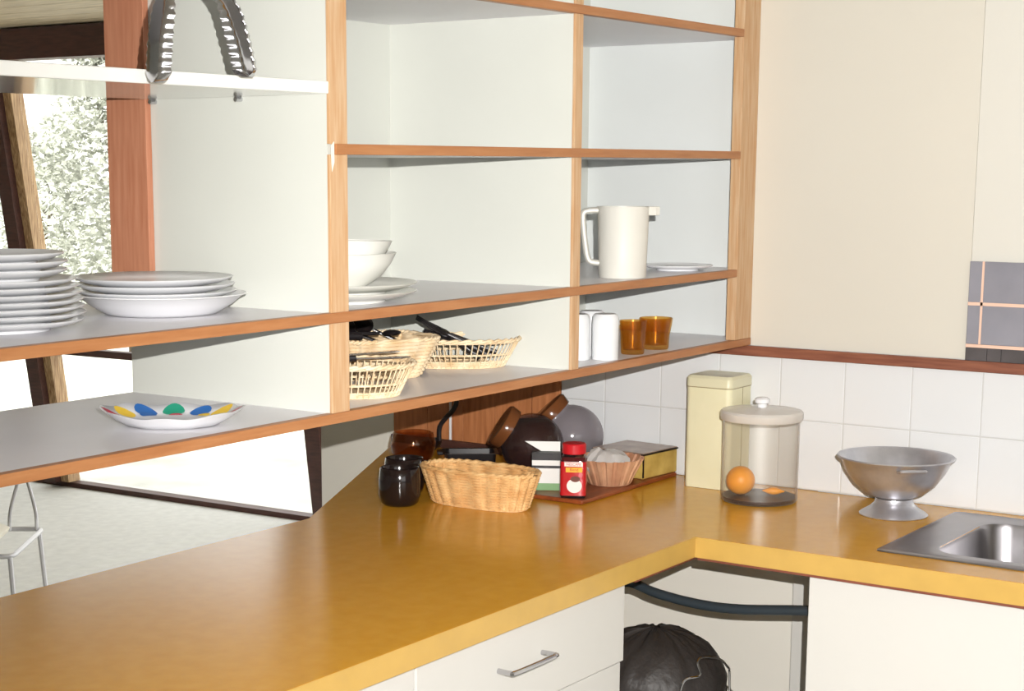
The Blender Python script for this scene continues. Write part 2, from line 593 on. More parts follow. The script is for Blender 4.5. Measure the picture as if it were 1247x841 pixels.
# thin adjustable white shelf on pins in the left bay
ts = MB().box(X0 + 0.041, PL - 0.0005, 0.0, 0.384, 1.7335, 1.7525).build('adjustable_shelf', 'gloss_white', sh, smooth=False, bevel=0.002)
for y in (0.183, 0.375):
    MB().tube([(PL - 0.013, y, 1.7295), (PL + 0.001, y, 1.7295)], 0.004, 8).build('shelf_pin', 'chrome', ts)
# chipped paint mark on the left post
MB().add([(PL + 0.001, -0.0006, 1.655), (PL + 0.0095, -0.0006, 1.662), (PL + 0.0098, -0.0006, 1.630), (PL + 0.004, -0.0006, 1.616)], [(0, 1, 2, 3)]).build('paint_chip', 'white_paint', sh, smooth=False, solid=0.0006)

# ------------------------------------------------------------------ worktop and cabinets
YF, YR, XC = -0.18, 0.557, -0.60
TH = 0.041
wt = thing('worktop', 'L-shaped mustard yellow laminate worktop running into the tiled corner', 'worktop', (0, 0, ZC))
mb = MB()
HX0, HX1, HY0, HY1 = -0.455, -0.115, -1.02, -0.605      # basin hole
mb.box(-4.3, -0.0005, YF, YR, -TH, 0)
mb.prism([(-0.915, YR), (-0.0005, YR), (-0.0005, 1.026), (-0.915 + (1.026 - YR) / 0.5116, 1.026)], -TH, 0)
mb.box(XC, -0.0085, HY1, YF, -TH, 0)
mb.box(XC, -0.0085, -1.75, HY0, -TH, 0)
mb.box(XC, HX0, HY0, HY1, -TH, 0)
mb.box(HX1, -0.0085, HY0, HY1, -TH, 0)
mb.build('top', 'laminate', wt, smooth=False)
MB().box(-4.3, XC - 0.0006, YF - 0.0012, YF, -TH, -0.0004).build('edge_strip', 'laminate_edge', wt, smooth=False)
MB().box(XC - 0.0012, XC, -1.75, YF - 0.0014, -TH, -0.0004).build('edge_strip', 'laminate_edge', wt, smooth=False)
MB().box(XC + 0.004, XC + 0.03, -1.7, YF - 0.004, -TH - 0.006, -TH).build('batten', 'batten_timber', wt, smooth=False)
MB().box(-0.83, XC + 0.03, YF + 0.004, YF + 0.03, -TH - 0.006, -TH).build('batten', 'batten_timber', wt, smooth=False)

ZU = ZC - TH        # underside of the worktop
pc = thing('base_cabinet', 'white drawer cabinet under the long yellow worktop', 'cabinet', (-1.5, 0.1, 0))


def pbox(x0, x1, y0, y1, z0, z1):
    return MB().box(x0 + 1.5, x1 + 1.5, y0 - 0.1, y1 - 0.1, z0, z1)


pbox(-0.853, -0.835, -0.138, 0.5, 0.1, ZU - 0.001).build('side_panel', 'cabinet_white', pc, smooth=False)
pbox(-2.9, -2.882, -0.138, 0.5, 0.1, ZU - 0.001).build('side_panel', 'cabinet_white', pc, smooth=False)
pbox(-2.88, -0.855, 0.485, 0.5, 0.1, ZU - 0.001).build('back_panel', 'cabinet_white', pc, smooth=False)
pbox(-2.88, -0.855, -0.1, 0.485, 0.1, 0.118).build('bottom_panel', 'cabinet_white', pc, smooth=False)
pbox(-2.88, -0.86, -0.08, 0.45, 0.0, 0.1).build('plinth', 'dark_timber', pc, smooth=False)
dr = pbox(-1.503, -0.846, -0.162, -0.139, 0.702, ZU - 0.004).build('drawer', 'cabinet_white', pc, smooth=False, bevel=0.002)
hx0, hx1 = -1.272, -1.135
hh = MB().tube(arc([(hx0 + 1.5, -0.262, 0.787), (hx0 + 1.5, -0.286, 0.787), (hx0 + 1.512, -0.293, 0.787),
                    (hx1 + 1.488, -0.293, 0.787), (hx1 + 1.5, -0.286, 0.787), (hx1 + 1.5, -0.262, 0.787)], 5), 0.0048, 10)
hh.build('handle', 'chrome', dr)
pbox(-1.503, -0.84, -0.152, -0.139, 0.105, 0.696).build('door', 'cabinet_white', pc, smooth=False, bevel=0.002)
pbox(-2.17, -1.509, -0.162, -0.139, 0.105, ZU - 0.004).build('door', 'cabinet_white', pc, smooth=False, bevel=0.002)
pbox(-2.88, -2.176, -0.162, -0.139, 0.105, ZU - 0.004).build('door', 'cabinet_white', pc, smooth=False, bevel=0.002)

sc = thing('base_cabinet', 'white sink cupboard under the steel sink', 'cabinet', (-0.3, -1.05, 0))
MB().box(-0.256, 0.285, 0.612, 0.632, 0.1, ZU - 0.008).build('side_panel', 'cabinet_white', sc, smooth=False)
MB().box(-0.256, 0.285, -0.70, -0.682, 0.1, ZU - 0.008).build('side_panel', 'cabinet_white', sc, smooth=False)
MB().box(-0.256, 0.285, -0.682, 0.612, 0.1, 0.118).build('bottom_panel', 'cabinet_white', sc, smooth=False)
MB().box(-0.24, 0.285, -0.7, 0.63, 0.0, 0.1).build('plinth', 'dark_timber', sc, smooth=False)
MB().box(-0.279, -0.2575, -0.02, 0.635, 0.105, ZU - 0.01).build('door', 'cabinet_white', sc, smooth=False, bevel=0.002)
MB().box(-0.279, -0.2575, -0.70, -0.026, 0.105, ZU - 0.01).build('door', 'cabinet_white', sc, smooth=False, bevel=0.002)
struct(MB().box(-0.03, -0.0045, -0.26, -0.14, 0.0, ZU - 0.002).build('trim_4', 'cabinet_white', smooth=False, bevel=0.003), 'white vertical batten on the wall in the open corner')

# black hose hanging across the open corner
hp = arc([(-0.62, 0.11, 0.79), (-0.55, 0.085, 0.765), (-0.45, 0.05, 0.743), (-0.45, -0.016, 0.729), (-0.45, -0.114, 0.7205), (-0.45, -0.208, 0.724),
          (-0.45, -0.33, 0.741), (-0.45, -0.417, 0.752)], 8)
tag(MB().tube(hp, 0.0105, 12).build('drain_hose', 'hose'), 'black hose sagging across the open corner under the worktop', 'hose')

# rubbish bin: wire basket with black bag
bn = thing('rubbish_bin', 'black bag lined wire bin in the open corner under the worktop', 'bin', (-0.46, -0.02, 0))
bg = MB()
prof = []
for i in range(15):
    t = i / 14
    prof.append((0.100 + 0.05 * min(1, t * 1.2), 0.03 + 0.50 * t))
for i in range(1, 9):
    t = i / 8 * PI / 2
    prof.append((0.012 + 0.146 * math.cos(t), 0.53 + 0.125 * math.sin(t)))


def crinkle(a, r, z):
    v = Vector((math.cos(a) * 3.0, math.sin(a) * 3.0, z * 14))
    k = 1 + 0.045 * noise.noise(v) + 0.025 * noise.noise(v * 3.3) + 0.02 * noise.noise(v * 8)
    return (k, 0.012 * noise.noise(v * 2 + Vector((9, 1, 3))))


bg.lathe(prof, 72, cap0=True, cap1=True, wave=crinkle)
bg.build('bag', 'bin_bag', bn, ang=60)
wi = MB()
for z, r in ((0.02, 0.112), (0.2, 0.135), (0.38, 0.158), (0.512, 0.170)):
    wi.tube([(r * math.cos(2 * PI * i / 40), r * math.sin(2 * PI * i / 40), z) for i in range(40)], 0.0028, 6, closed=True)
for i in range(16):
    a = 2 * PI * i / 16 + 0.1
    wi.tube([(0.112 * math.cos(a), 0.112 * math.sin(a), 0.02), (0.170 * math.cos(a), 0.170 * math.sin(a), 0.512)], 0.002, 5)
wi.build('wire_basket', 'chrome', bn)
hl = MB()
a0 = math.radians(-95)
hw = [(0.172, -62, 0.50), (0.176, -66, 0.545), (0.182, -72, 0.560), (0.178, -80, 0.582), (0.172, -93, 0.590), (0.176, -98, 0.582), (0.182, -97, 0.556), (0.182, -108, 0.548), (0.176, -112, 0.50)]
hl.tube(arc([(r * math.cos(math.radians(a - 24)), r * math.sin(math.radians(a - 24)), z) for r, a, z in hw], 6), 0.0026, 8)
hl.xform(Matrix.Translation((0, 0, 0.046)))
hl.build('handle', 'chrome', bn)

# ------------------------------------------------------------------ sink
sk = thing('sink', 'stainless steel inset sink in the yellow worktop below the tiles', 'sink', (-0.285, -0.80, ZC))


def rrect(x0, x1, y0, y1, r, z, n=6):
    out = []
    for cx, cy, a in ((x1 - r, y1 - r, 0), (x0 + r, y1 - r, 90), (x0 + r, y0 + r, 180), (x1 - r, y0 + r, 270)):
        for i in range(n + 1):
            t = math.radians(a + 90 * i / n)
            out.append((cx + r * math.cos(t), cy + r * math.sin(t), z))
    return out


ox0, ox1, oy0, oy1 = -0.224, 0.225, -0.50, 0.284
ix0, ix1, iy0, iy1 = -0.165, 0.165, -0.215, 0.192
rs = [rrect(ox0, ox1, oy0, oy1, 0.012, 0.0005), rrect(ox0 + 0.001, ox1 - 0.001, oy0 + 0.001, oy1 - 0.001, 0.012, 0.003),
      rrect(ox0 + 0.012, ox1 - 0.012, oy0 + 0.012, oy1 - 0.012, 0.012, 0.006), rrect(ox0 + 0.02, ox1 - 0.02, oy0 + 0.02, oy1 - 0.02, 0.014, 0.0035),
      rrect(ix0 - 0.012, ix1 + 0.012, iy0 - 0.012, iy1 + 0.012, 0.06, 0.003), rrect(ix0 - 0.004, ix1 + 0.004, iy0 - 0.004, iy1 + 0.004, 0.055, 0.001)]
MB().rings(rs).build('rim', 'steel', sk)
rs = [rrect(ix0 - 0.004, ix1 + 0.004, iy0 - 0.004, iy1 + 0.004, 0.055, 0.001), rrect(ix0, ix1, iy0, iy1, 0.052, -0.008),
      rrect(ix0 + 0.008, ix1 - 0.008, iy0 + 0.008, iy1 - 0.008, 0.05, -0.12), rrect(ix0 + 0.02, ix1 - 0.02, iy0 + 0.02, iy1 - 0.02, 0.05, -0.145),
      rrect(ix0 + 0.05, ix1 - 0.05, iy0 + 0.05, iy1 - 0.05, 0.04, -0.153)]
MB().rings(rs, cap1=True).build('basin', 'steel', sk)
MB().lathe([(0.001, -0.150), (0.02, -0.1505), (0.034, -0.149), (0.037, -0.152)], 24).build('drain', 'chrome', sk)

# ------------------------------------------------------------------ plates and bowls


def plate_mb(r, h, foot=0.6, n=56):
    pr = [(0.001, 0.004), (r * foot * 0.92, 0.004), (r * foot * 0.92, 0.0), (r * foot, 0.0), (r * foot * 1.02, 0.004), (r * 0.82, h * 0.45),
          (r * 0.985, h - 0.003), (r, h - 0.001), (r * 0.985, h), (r * 0.80, h * 0.6), (r * 0.66, 0.0085), (0.001, 0.007)]
    return MB().lathe(pr, n)


ORD = ['topmost', 'second from top', 'third from top', 'fourth from top', 'fifth from top', 'sixth from top', 'seventh from top', 'eighth from top', 'ninth from top', 'bottom']
sx, sy = -2.0015, 0.195
z = Z2 + 0.0005
big = plate_mb(0.122, 0.017)
sml = plate_mb(0.098, 0.017)
src = {}
for k in range(10):
    size = 'large' if k < 7 else 'small'
    nm = 'plate'
    if size not in src:
        o = (big if size == 'large' else sml).build(nm, 'china', ang=50)
        src[size] = o
    else:
        o = src[size].copy()
        COL.objects.link(o)
    shrink = [0.004, 0, 0, 0.01, 0.016, 0.028, 0.04, 0, 0, 0.006][k]
    o.location = (sx + rnd.uniform(-.002, .002), sy + rnd.uniform(-.002, .002), z)
    s = 1 - shrink * 1.9
    o.scale = (s, s, 1)
    tag(o, '%s white plate, %s in the tall stack on the left shelf' % (size, ORD[9 - k]), 'plate', 'plates in the tall left stack')
    z += 0.0094 if k < 6 else (0.0125 if k == 6 else 0.0115)
# second stack: wide dish with three plates on it
sx, sy = -1.674, 0.212
dish = MB().lathe([(0.001, 0.005), (0.078, 0.005), (0.078, 0), (0.085, 0), (0.092, 0.004), (0.112, 0.016), (0.126, 0.028), (0.134, 0.031), (0.132, 0.0325), (0.125, 0.030), (0.110, 0.0195), (0.09, 0.0095), (0.001, 0.0085)], 60)
o = dish.build('dish', 'china', ang=50, loc=(sx + 0.008, sy, Z2 + 0.0005))
tag(o, 'wide deep white dish under three dinner plates beside the tall stack', 'dish')
zz = Z2 + 0.0195
p3 = None
for k in range(3):
    if p3 is None:
        p3 = plate_mb(0.124, 0.019, 0.62).build('plate', 'china', ang=50)
        o = p3
    else:
        o = p3.copy()
        COL.objects.link(o)
    o.location = (sx - 0.002 * k, sy + 0.002 * k, zz)
    tag(o, 'white dinner plate, %s of three on the wide deep dish' % ['lowest', 'middle', 'topmost'][k], 'plate', 'dinner plates on the wide dish')
    zz += 0.0105

# patterned platter on the lowest shelf
pt = thing('platter', 'white scalloped platter with coloured spots on the lowest left shelf', 'platter', (-1.735, 0.125, Z1 + 0.0005), math.radians(-54))


def scallop(a, r, z):
    k = max(0, (r - 0.06) / 0.05)
    return (1 + 0.03 * k * math.cos(8 * a), 0.002 * k * math.cos(8 * a) + 0.004 * k * math.cos(2 * a))


MB().lathe([(0.001, 0.003), (0.062, 0.003), (0.066, 0.0), (0.072, 0.001), (0.09, 0.010), (0.106, 0.021), (0.108, 0.0225), (0.106, 0.023), (0.086, 0.0115), (0.068, 0.006), (0.001, 0.005)], 96, wave=scallop, sx=1.0, sy=0.78).build('dish', 'china', pt, ang=60)


def on_dish(a, r):
    k = scallop(a, r, 0)
    zs = [(0.066, 0.006), (0.068, 0.006), (0.086, 0.0115), (0.106, 0.023)]
    zz = zs[0][1]
    for (ra, za), (rb, zb) in zip(zs[:-1], zs[1:]):
        if ra <= r <= rb:
            zz = za + (zb - za) * (r - ra) / (rb - ra)
    return Vector((math.cos(a) * r * k[0], math.sin(a) * r * 0.78 * k[0], zz + k[1] + 0.0007))


for i, (a0, rc, da, dr_, cm) in enumerate([(1.62, 0.062, 0.16, 0.008, 'spot_red'), (2.25, 0.066, 0.2, 0.010, 'spot_blue'), (0.95, 0.066, 0.16, 0.008, 'spot_yellow')]):
    vs = [on_dish(a0, max(rc, 0.066)) + Vector((0, 0, 0.0005))] + [on_dish(a0 + da * math.cos(2 * PI * k / 14), max(0.0661, rc + 0.004 + dr_ * math.sin(2 * PI * k / 14))) + Vector((0, 0, 0.0005)) for k in range(14)]
    MB().add(vs, [(0, k + 1, (k + 1) % 14 + 1) for k in range(14)]).build('spot', cm, pt, ang=80)
cols = ['spot_red', 'spot_blue', 'spot_yellow', 'spot_green']
seq = [0, 2, 1, 3, 1, 2, 0, 1, 3, 0, 2, 1]
for i in range(12):
    a0 = 2 * PI * i / 12 + 0.1
    rc = 0.087
    da, dr_ = 0.20, 0.0175
    vs = [on_dish(a0, rc)]
    for k in range(14):
        t = 2 * PI * k / 14
        vs.append(on_dish(a0 + da * math.cos(t) * (1 - 0.35 * math.sin(t)), rc + dr_ * math.sin(t)))
    MB().add(vs, [(0, k + 1, (k + 1) % 14 + 1) for k in range(14)]).build('spot', cols[seq[i]], pt, ang=80)

# middle bay: plates with two bowls
bx, by = -1.322, 0.147
p4 = plate_mb(0.142, 0.020, 0.62).build('plate', 'china_warm', ang=50, loc=(bx, by, Z2 + 0.0005))
tag(p4, 'white plate, lower of two under the bowls behind the left post', 'plate', 'plates under the bowls')
p5 = p4.copy()
COL.objects.link(p5)
p5.location = (bx + 0.002, by, Z2 + 0.0145)
tag(p5, 'white plate, upper of two under the bowls behind the left post', 'plate', 'plates under the bowls')
bowl = MB().lathe([(0.001, 0.006), (0.036, 0.006), (0.036, 0), (0.042, 0), (0.045, 0.005), (0.066, 0.02), (0.082, 0.042), (0.089, 0.058), (0.0905, 0.0595), (0.088, 0.060), (0.078, 0.042), (0.06, 0.022), (0.04, 0.011), (0.001, 0.009)], 56)
b1 = bowl.build('bowl', 'china_warm', ang=50, loc=(bx + 0.006, by - 0.006, Z2 + 0.0234))
tag(b1, 'white bowl, lower of two stacked on plates behind the left post', 'bowl', 'stacked bowls')
b2 = b1.copy()
COL.objects.link(b2)
b2.location = (bx + 0.003, by - 0.003, Z2 + 0.0450)
b1.scale = (1.1, 1.1, 1)
b2.scale = (1.06, 1.06, 1)
b2.rotation_euler = (0, math.radians(2.0), 0)
tag(b2, 'white bowl, upper of two stacked on plates behind the left post', 'bowl', 'stacked bowls')

# right bay: jug and small plate
jg = thing('jug', 'white plastic jug with angular handle on the middle right shelf', 'jug', (-0.480, 0.066, Z2 + 0.0005), math.atan2(-0.81, 0.587))
MB().lathe([(0.001, 0.004), (0.046, 0.004), (0.046, 0.0), (0.0475, 0), (0.049, 0.006), (0.0505, 0.05), (0.0535, 0.143), (0.0545, 0.146), (0.052, 0.146), (0.049, 0.05), (0.047, 0.008), (0.001, 0.007)], 48).build('body', 'plastic_white', jg, ang=40)
MB().prism([(0.046, -0.017), (0.066, -0.010), (0.075, -0.003), (0.075, 0.003), (0.066, 0.010), (0.046, 0.017)], 0.128, 0.146).build('spout', 'plastic_white', jg, smooth=False, bevel=0.0015)
hd = MB()
hp_ = [(-0.050, 0.138), (-0.068, 0.138), (-0.081, 0.134), (-0.0835, 0.12), (-0.078, 0.07), (-0.070, 0.036), (-0.049, 0.03)]
hd.tube(arc([(x, 0, z_) for x, z_ in hp_], 4), 0.0065, 10, flat=1.5)
hd.build('handle', 'plastic_white', jg)
sp = plate_mb(0.078, 0.013, 0.6).build('plate', 'china', ang=50, loc=(-0.185, 0.094, Z2 + 0.0005))
tag(sp, 'small white side plate lying beside the white jug', 'plate')

# white upturned tumblers
tb = MB().lathe([(0.0245, 0.0), (0.0268, 0.0), (0.0272, 0.004), (0.0275, 0.076), (0.0262, 0.087), (0.022, 0.0925), (0.001, 0.0935)], 32, cap1=True)
tpos = [((-0.585, 0.043), 'white upturned tumbler nearest the amber glasses'),
        ((-0.622, 0.088), 'white upturned tumbler right beside the divider post'),
        ((-0.535, 0.105), 'white upturned tumbler at the back of the three')]
t0 = None
for (x, y), lb in tpos:
    if t0 is None:
        t0 = tb.build('tumbler', 'tumbler_white', ang=50)
        o = t0
    else:
        o = t0.copy()
        COL.objects.link(o)
    o.location = (x, y, Z1 + 0.0005)
    tag(o, lb, 'tumbler', 'white tumblers on the lowest right shelf')

# amber glasses


def amber(r0_, r1_, h, loc, lb):
    o = MB().lathe([(0.001, 0.0), (r0_ * 0.94, 0.0), (r0_, 0.003), (r0_ * 1.05, h * 0.45), (r1_ * 0.96, h * 0.8), (r1_, h - 0.001), (r1_ - 0.0012, h), (r1_ - 0.0025, h - 0.001),
                    (r0_ * 1.05 - 0.0035, h * 0.45), (r0_ - 0.004, 0.009), (0.001, 0.007)], 40).build('drinking_glass', 'amber_glass', ang=50, loc=loc)
    tag(o, lb, 'glass', 'amber glasses')


amber(0.0245, 0.0285, 0.070, (-0.462, 0.048, Z1 + 0.0005), 'amber drinking glass next to the white tumblers')
amber(0.0285, 0.0360, 0.067, (-0.345, 0.058, Z1 + 0.0005), 'wider amber drinking glass, further right of the pair')

# ------------------------------------------------------------------ wicker baskets


def oval(a, rx, ry, p=2.6):
    c, s = math.cos(a), math.sin(a)
    return (rx * math.copysign(abs(c) ** (2 / p), c), ry * math.copysign(abs(s) ** (2 / p), s))


def weave_basket(root, bx_, by_, rx, ry, h, rows, stakes, ts_, m, gap=None, p=2.6, rim=0.004, wave_rim=None):
    """stakes + woven strands; gap=(z0,z1) leaves an openwork band where only stakes show"""
    w = MB()
    n = stakes * 4
    for k in range(rows):
        t = (k + 0.5) / rows
        if gap and any(g0 < t < g1 for g0, g1 in gap):
            continue
        pts = []
        for i in range(n):
            a = 2 * PI * i / n
            ph = (i // 2 % 2) if False else 0
            off = (0.0028 if not gap else 0.001) * math.cos(a * stakes / 2)
            x, y = oval(a, bx_ + (rx - bx_) * t + off, by_ + (ry - by_) * t + off, p)
            pts.append((x, y, 0.004 + (h - 0.006) * t))
        w.tube(pts, h / rows * 0.52, 5, closed=True)
    w.build('weave', m, root, ang=70, kind='stuff')
    st = MB()
    for i in range(stakes):
        a = 2 * PI * (i + 0.5) / stakes
        x0_, y0_ = oval(a, bx_, by_, p)
        x1_, y1_ = oval(a, rx, ry, p)
        st.tube([(x0_, y0_, 0.002), (x1_, y1_, h - 0.002)], ts_, 6)
    st.build('stakes', m, root, ang=70, kind='stuff')
    rm = MB()
    N = 72
    for q in (0, 1):
        pts = []
        for i in range(N):
            a = 2 * PI * i / N
            o_ = 0.0028 * math.cos(18 * a + q * PI)
            x, y = oval(a, rx + o_, ry + o_, p)
            wz = wave_rim(a) if wave_rim else 0
            pts.append((x, y, h + 0.0025 * math.sin(18 * a + q * PI) + wz))
        rm.tube(pts, rim, 6, closed=True)
    rm.build('rim', m, root, ang=70)
    fl_ = MB()
    fl_.prism([oval(2 * PI * i / 40, bx_, by_, p) for i in range(40)], 0.0, 0.005)
    fl_.build('base', m, root, smooth=False)


br = thing('bread_basket', 'long golden wicker basket standing empty on the yellow worktop', 'basket', (-0.590, 0.347, ZC + 0.0005), math.radians(-88))
weave_basket(br, 0.114, 0.045, 0.138, 0.064, 0.080, 12, 44, 0.0024, 'wicker', rim=0.0042)
ba = thing('cutlery_basket', 'oval openwork wicker basket nearest the left post', 'basket', (-1.325, 0.118, Z1 + 0.0005), math.radians(-50), 'cutlery baskets on the lowest shelf')
weave_basket(ba, 0.090, 0.055, 0.115, 0.084, 0.056, 14, 60, 0.0014, 'wicker_pale', gap=((0.14, 0.36), (0.44, 0.92)), p=2.2, rim=0.003)
bb = thing('cutlery_basket', 'tall square flared wicker basket in the middle of the cutlery baskets', 'basket', (-1.090, 0.236, Z1 + 0.0005), math.radians(-20), 'cutlery baskets on the lowest shelf')
weave_basket(bb, 0.072, 0.052, 0.100, 0.084, 0.074, 10, 24, 0.002, 'wicker_pale', p=4.5, rim=0.003)
bc = thing('cutlery_basket', 'oval openwork wicker basket holding black forks, rightmost of three', 'basket', (-0.858, 0.216, Z1 + 0.0005), math.radians(-50), 'cutlery baskets on the lowest shelf')
weave_basket(bc, 0.092, 0.055, 0.120, 0.084, 0.055, 14, 60, 0.0014, 'wicker_pale', gap=((0.2, 0.42), (0.5, 0.92)), p=2.2, rim=0.003)

# cutlery (black plastic)


def fork_mb():
    m = MB()
    m.tube([(0, 0, 0), (0.05, 0, 0.002), (0.10, 0, 0)], [0.0055, 0.0045, 0.003], 8, flat=0.6)
    m.prism([(0.10, -0.003), (0.112, -0.011), (0.125, -0.011), (0.125, 0.011), (0.112, 0.011), (0.10, 0.003)], -0.001, 0.001)
    for k in range(4):
        y = -0.0095 + k * 0.00633
        m.prism([(0.125, y - 0.0015), (0.165, y - 0.0007), (0.165, y + 0.0007), (0.125, y + 0.0015)], -0.001, 0.001)
    return m


def spoon_mb(s=1.0):
    m = MB()
    m.tube([(0, 0, 0), (0.05, 0, 0.002), (0.11, 0, 0)], [0.0055, 0.0045, 0.003], 8, flat=0.6)
    m.sphere((0.134 * 1.0, 0, 0), 0.019 * s, 20, 10, sz=0.32)
    return m


def knife_mb():
    m = MB()
    m.tube([(0, 0, 0), (0.04, 0, 0), (0.09, 0, 0)], [0.006, 0.0065, 0.005], 8, flat=0.6)
    return m


def place(mb, name, m, loc, yaw, pitch, roll, lb, cat, grp=None, blade=None):
    root = None
    o = mb.build(name, m, ang=40)
    o.location = loc
    o.rotation_euler = (math.radians(roll), -math.radians(pitch), math.radians(yaw))
    if blade:
        bl = MB().prism([(0.09, -0.006), (0.17, -0.009), (0.186, -0.002), (0.18, 0.007), (0.09, 0.006)], -0.0007, 0.0007)
        bl.build('blade', 'chrome', o, smooth=False)
    return tag(o, lb, cat, grp)


forks = [(0.050, 0.010, 126, 33, 'leftmost, tines highest'), (0.052, 0.032, 120, 31, 'second from the left, tines up'), (0.066, -0.004, 128, 28, 'in the middle of five'),
         (0.074, 0.018, 122, 25, 'second from the right, lying lower'), (0.082, 0.004, 126, 17, 'rightmost, lying lowest')]
for i, (u, w, yaw, pit, lb) in enumerate(forks):
    f_ = place(fork_mb(), 'fork', 'black_plastic', (-0.862 + 0.587 * u + 0.81 * w, 0.222 - 0.81 * u + 0.587 * w, Z1 + 0.014 + 0.003 * i), yaw, pit, 30 * (i % 2) - 10,
               'black plastic fork in the right oval basket, ' + lb, 'fork', 'black forks')
    f_.scale = (0.9, 1.25, 1.1)
place(spoon_mb(1.5), 'serving_spoon', 'black_plastic', (-1.052, 0.195, Z1 + 0.040), 126, 24, 55, 'large black serving spoon standing out of the tall square basket', 'spoon')
place(spoon_mb(1.15), 'spoon', 'black_plastic', (-1.012, 0.180, Z1 + 0.036), 126, 27, 60, 'smaller black spoon right of the large serving spoon', 'spoon')
place(knife_mb(), 'knife', 'black_plastic', (-1.16, 0.215, Z1 + 0.082), 150, 3, 0, 'black handled knife lying across the tall square basket', 'knife', blade=True)
place(spoon_mb(0.9), 'spoon', 'black_plastic', (-1.21, 0.265, Z1 + 0.083), -30, 1, 0, 'black spoon lying on the tall square basket behind the knife', 'spoon')
place(knife_mb(), 'knife', 'black_plastic', (-1.38, 0.165, Z1 + 0.063), -38, 0, 0, 'black handled knife lying across the oval basket nearest the post', 'knife', blade=True)
place(knife_mb(), 'knife', 'black_plastic', (-1.365, 0.190, Z1 + 0.064), -30, 1, 0, 'second black handled knife, deeper in the oval basket nearest the post', 'knife', blade=True)

# ------------------------------------------------------------------ things on the worktop
ZW = ZC + 0.0005


def mug(loc, rz, lb):
    root = thing('mug', lb, 'mug', loc, rz, 'black mugs')
    MB().lathe([(0.001, 0.0), (0.034, 0.0), (0.041, 0.006), (0.0455, 0.022), (0.0455, 0.055), (0.043, 0.080), (0.0415, 0.082), (0.040, 0.080), (0.042, 0.055), (0.042, 0.022), (0.036, 0.008), (0.001, 0.006)], 40).build('body', 'black_glaze', root, ang=50)
    MB().tube(arc([(0.042, 0, 0.066), (0.062, 0, 0.064), (0.070, 0, 0.046), (0.062, 0, 0.026), (0.043, 0, 0.020)], 6), 0.0055, 8).build('handle', 'black_glaze', root)


mug((-0.684, 0.494, ZW), math.radians(25), 'black glazed mug at the rear edge, left of the long wicker basket')
mug((-0.580, 0.560, ZW), math.radians(-20), 'black glazed mug half hidden behind the first mug and basket')
ab = MB().lathe([(0.001, 0.0), (0.03, 0.0), (0.034, 0.004), (0.05, 0.03), (0.056, 0.06), (0.05, 0.085), (0.044, 0.088), (0.0425, 0.0875), (0.0535, 0.06), (0.047, 0.03), (0.03, 0.007), (0.001, 0.005)], 40)
tag(ab.build('glass_bowl', 'amber_sheet', ang=50, loc=(-0.30, 0.745, ZW)), 'amber glass bowl behind the black mugs by the brown planks', 'bowl')

# thin chrome tube and black cable at the planks
tag(MB().tube([(-0.020, 0.833, ZC + 0.024), (-0.020, 0.833, Z1 - T - 0.002)], 0.0038, 10).build('chrome_tube', 'china', ang=40), 'thin chrome tube, its bright reflection painted white, against the brown planks', 'tube')  # white colour stands in for the reflection on the chrome
lc = thing('ladle', 'black ladle with curved handle hanging in front of the brown planks', 'ladle', (-0.05, 0.83, ZW))
MB().tube(arc([(0.0, -0.02, 0.312), (0.004, -0.034, 0.15), (0, -0.03, 0.112), (-0.01, -0.012, 0.088), (-0.016, 0.004, 0.062), (-0.016, 0.006, 0.02)], 6), 0.0055, 10, flat=1.2).build('handle', 'black_plastic', lc)
MB().lathe([(0.001, 0.0), (0.02, 0.003), (0.032, 0.014), (0.036, 0.03), (0.0345, 0.03), (0.03, 0.015), (0.019, 0.005), (0.001, 0.002)], 28, c=(-0.03, 0.03, 0.0)).build('cup', 'black_plastic', lc)

# low black tin behind the basket
bt = thing('baking_tin', 'low black rectangular tin behind the long wicker basket', 'tin', (-0.325, 0.558, ZW), math.radians(-52))
rs = [rrect(-0.055, 0.055, -0.033, 0.033, 0.008, 0.0), rrect(-0.06, 0.06, -0.038, 0.038, 0.01, 0.060), rrect(-0.066, 0.066, -0.044, 0.044, 0.012, 0.061),
      rrect(-0.066, 0.066, -0.044, 0.044, 0.012, 0.063), rrect(-0.057, 0.057, -0.035, 0.035, 0.01, 0.062), rrect(-0.053, 0.053, -0.031, 0.031, 0.008, 0.003)]
MB().rings(rs, cap0=True, cap1=True).build('body', 'black_plastic', bt, ang=40)
MB().box(-0.078, -0.064, -0.018, 0.018, 0.056, 0.064).build('handle', 'black_plastic', bt, smooth=False, bevel=0.002)

# wooden board under the little group
bd = MB().box(-0.46, -0.026, 0.166, 0.478, 0, 0.010).build('serving_board', 'board_wood', smooth=False, bevel=0.003, loc=(0, 0, ZW))
tag(bd, 'reddish wooden board under the red jar and the gold tin', 'board')
ZB = ZW + 0.0105

# red instant coffee jar
rj = thing('coffee_jar', 'square red labelled instant coffee jar with red lid on the board', 'jar', (-0.428, 0.208, ZB), math.radians(-62))
rs = [rrect(-0.026, 0.026, -0.026, 0.026, 0.006, 0.0), rrect(-0.028, 0.028, -0.028, 0.028, 0.008, 0.004), rrect(-0.028, 0.028, -0.028, 0.028, 0.008, 0.080),
      rrect(-0.026, 0.026, -0.026, 0.026, 0.012, 0.089), rrect(-0.022, 0.022, -0.022, 0.022, 0.0215, 0.094), rrect(-0.022, 0.022, -0.022, 0.022, 0.0215, 0.098)]
MB().rings(rs, cap0=True, cap1=True).build('glass', 'jar_glass', rj)
rs = [rrect(-0.0245, 0.0245, -0.0245, 0.0245, 0.006, 0.004), rrect(-0.0245, 0.0245, -0.0245, 0.0245, 0.006, 0.066)]
MB().rings(rs, cap0=True, cap1=True).build('coffee', 'coffee_beans', rj)
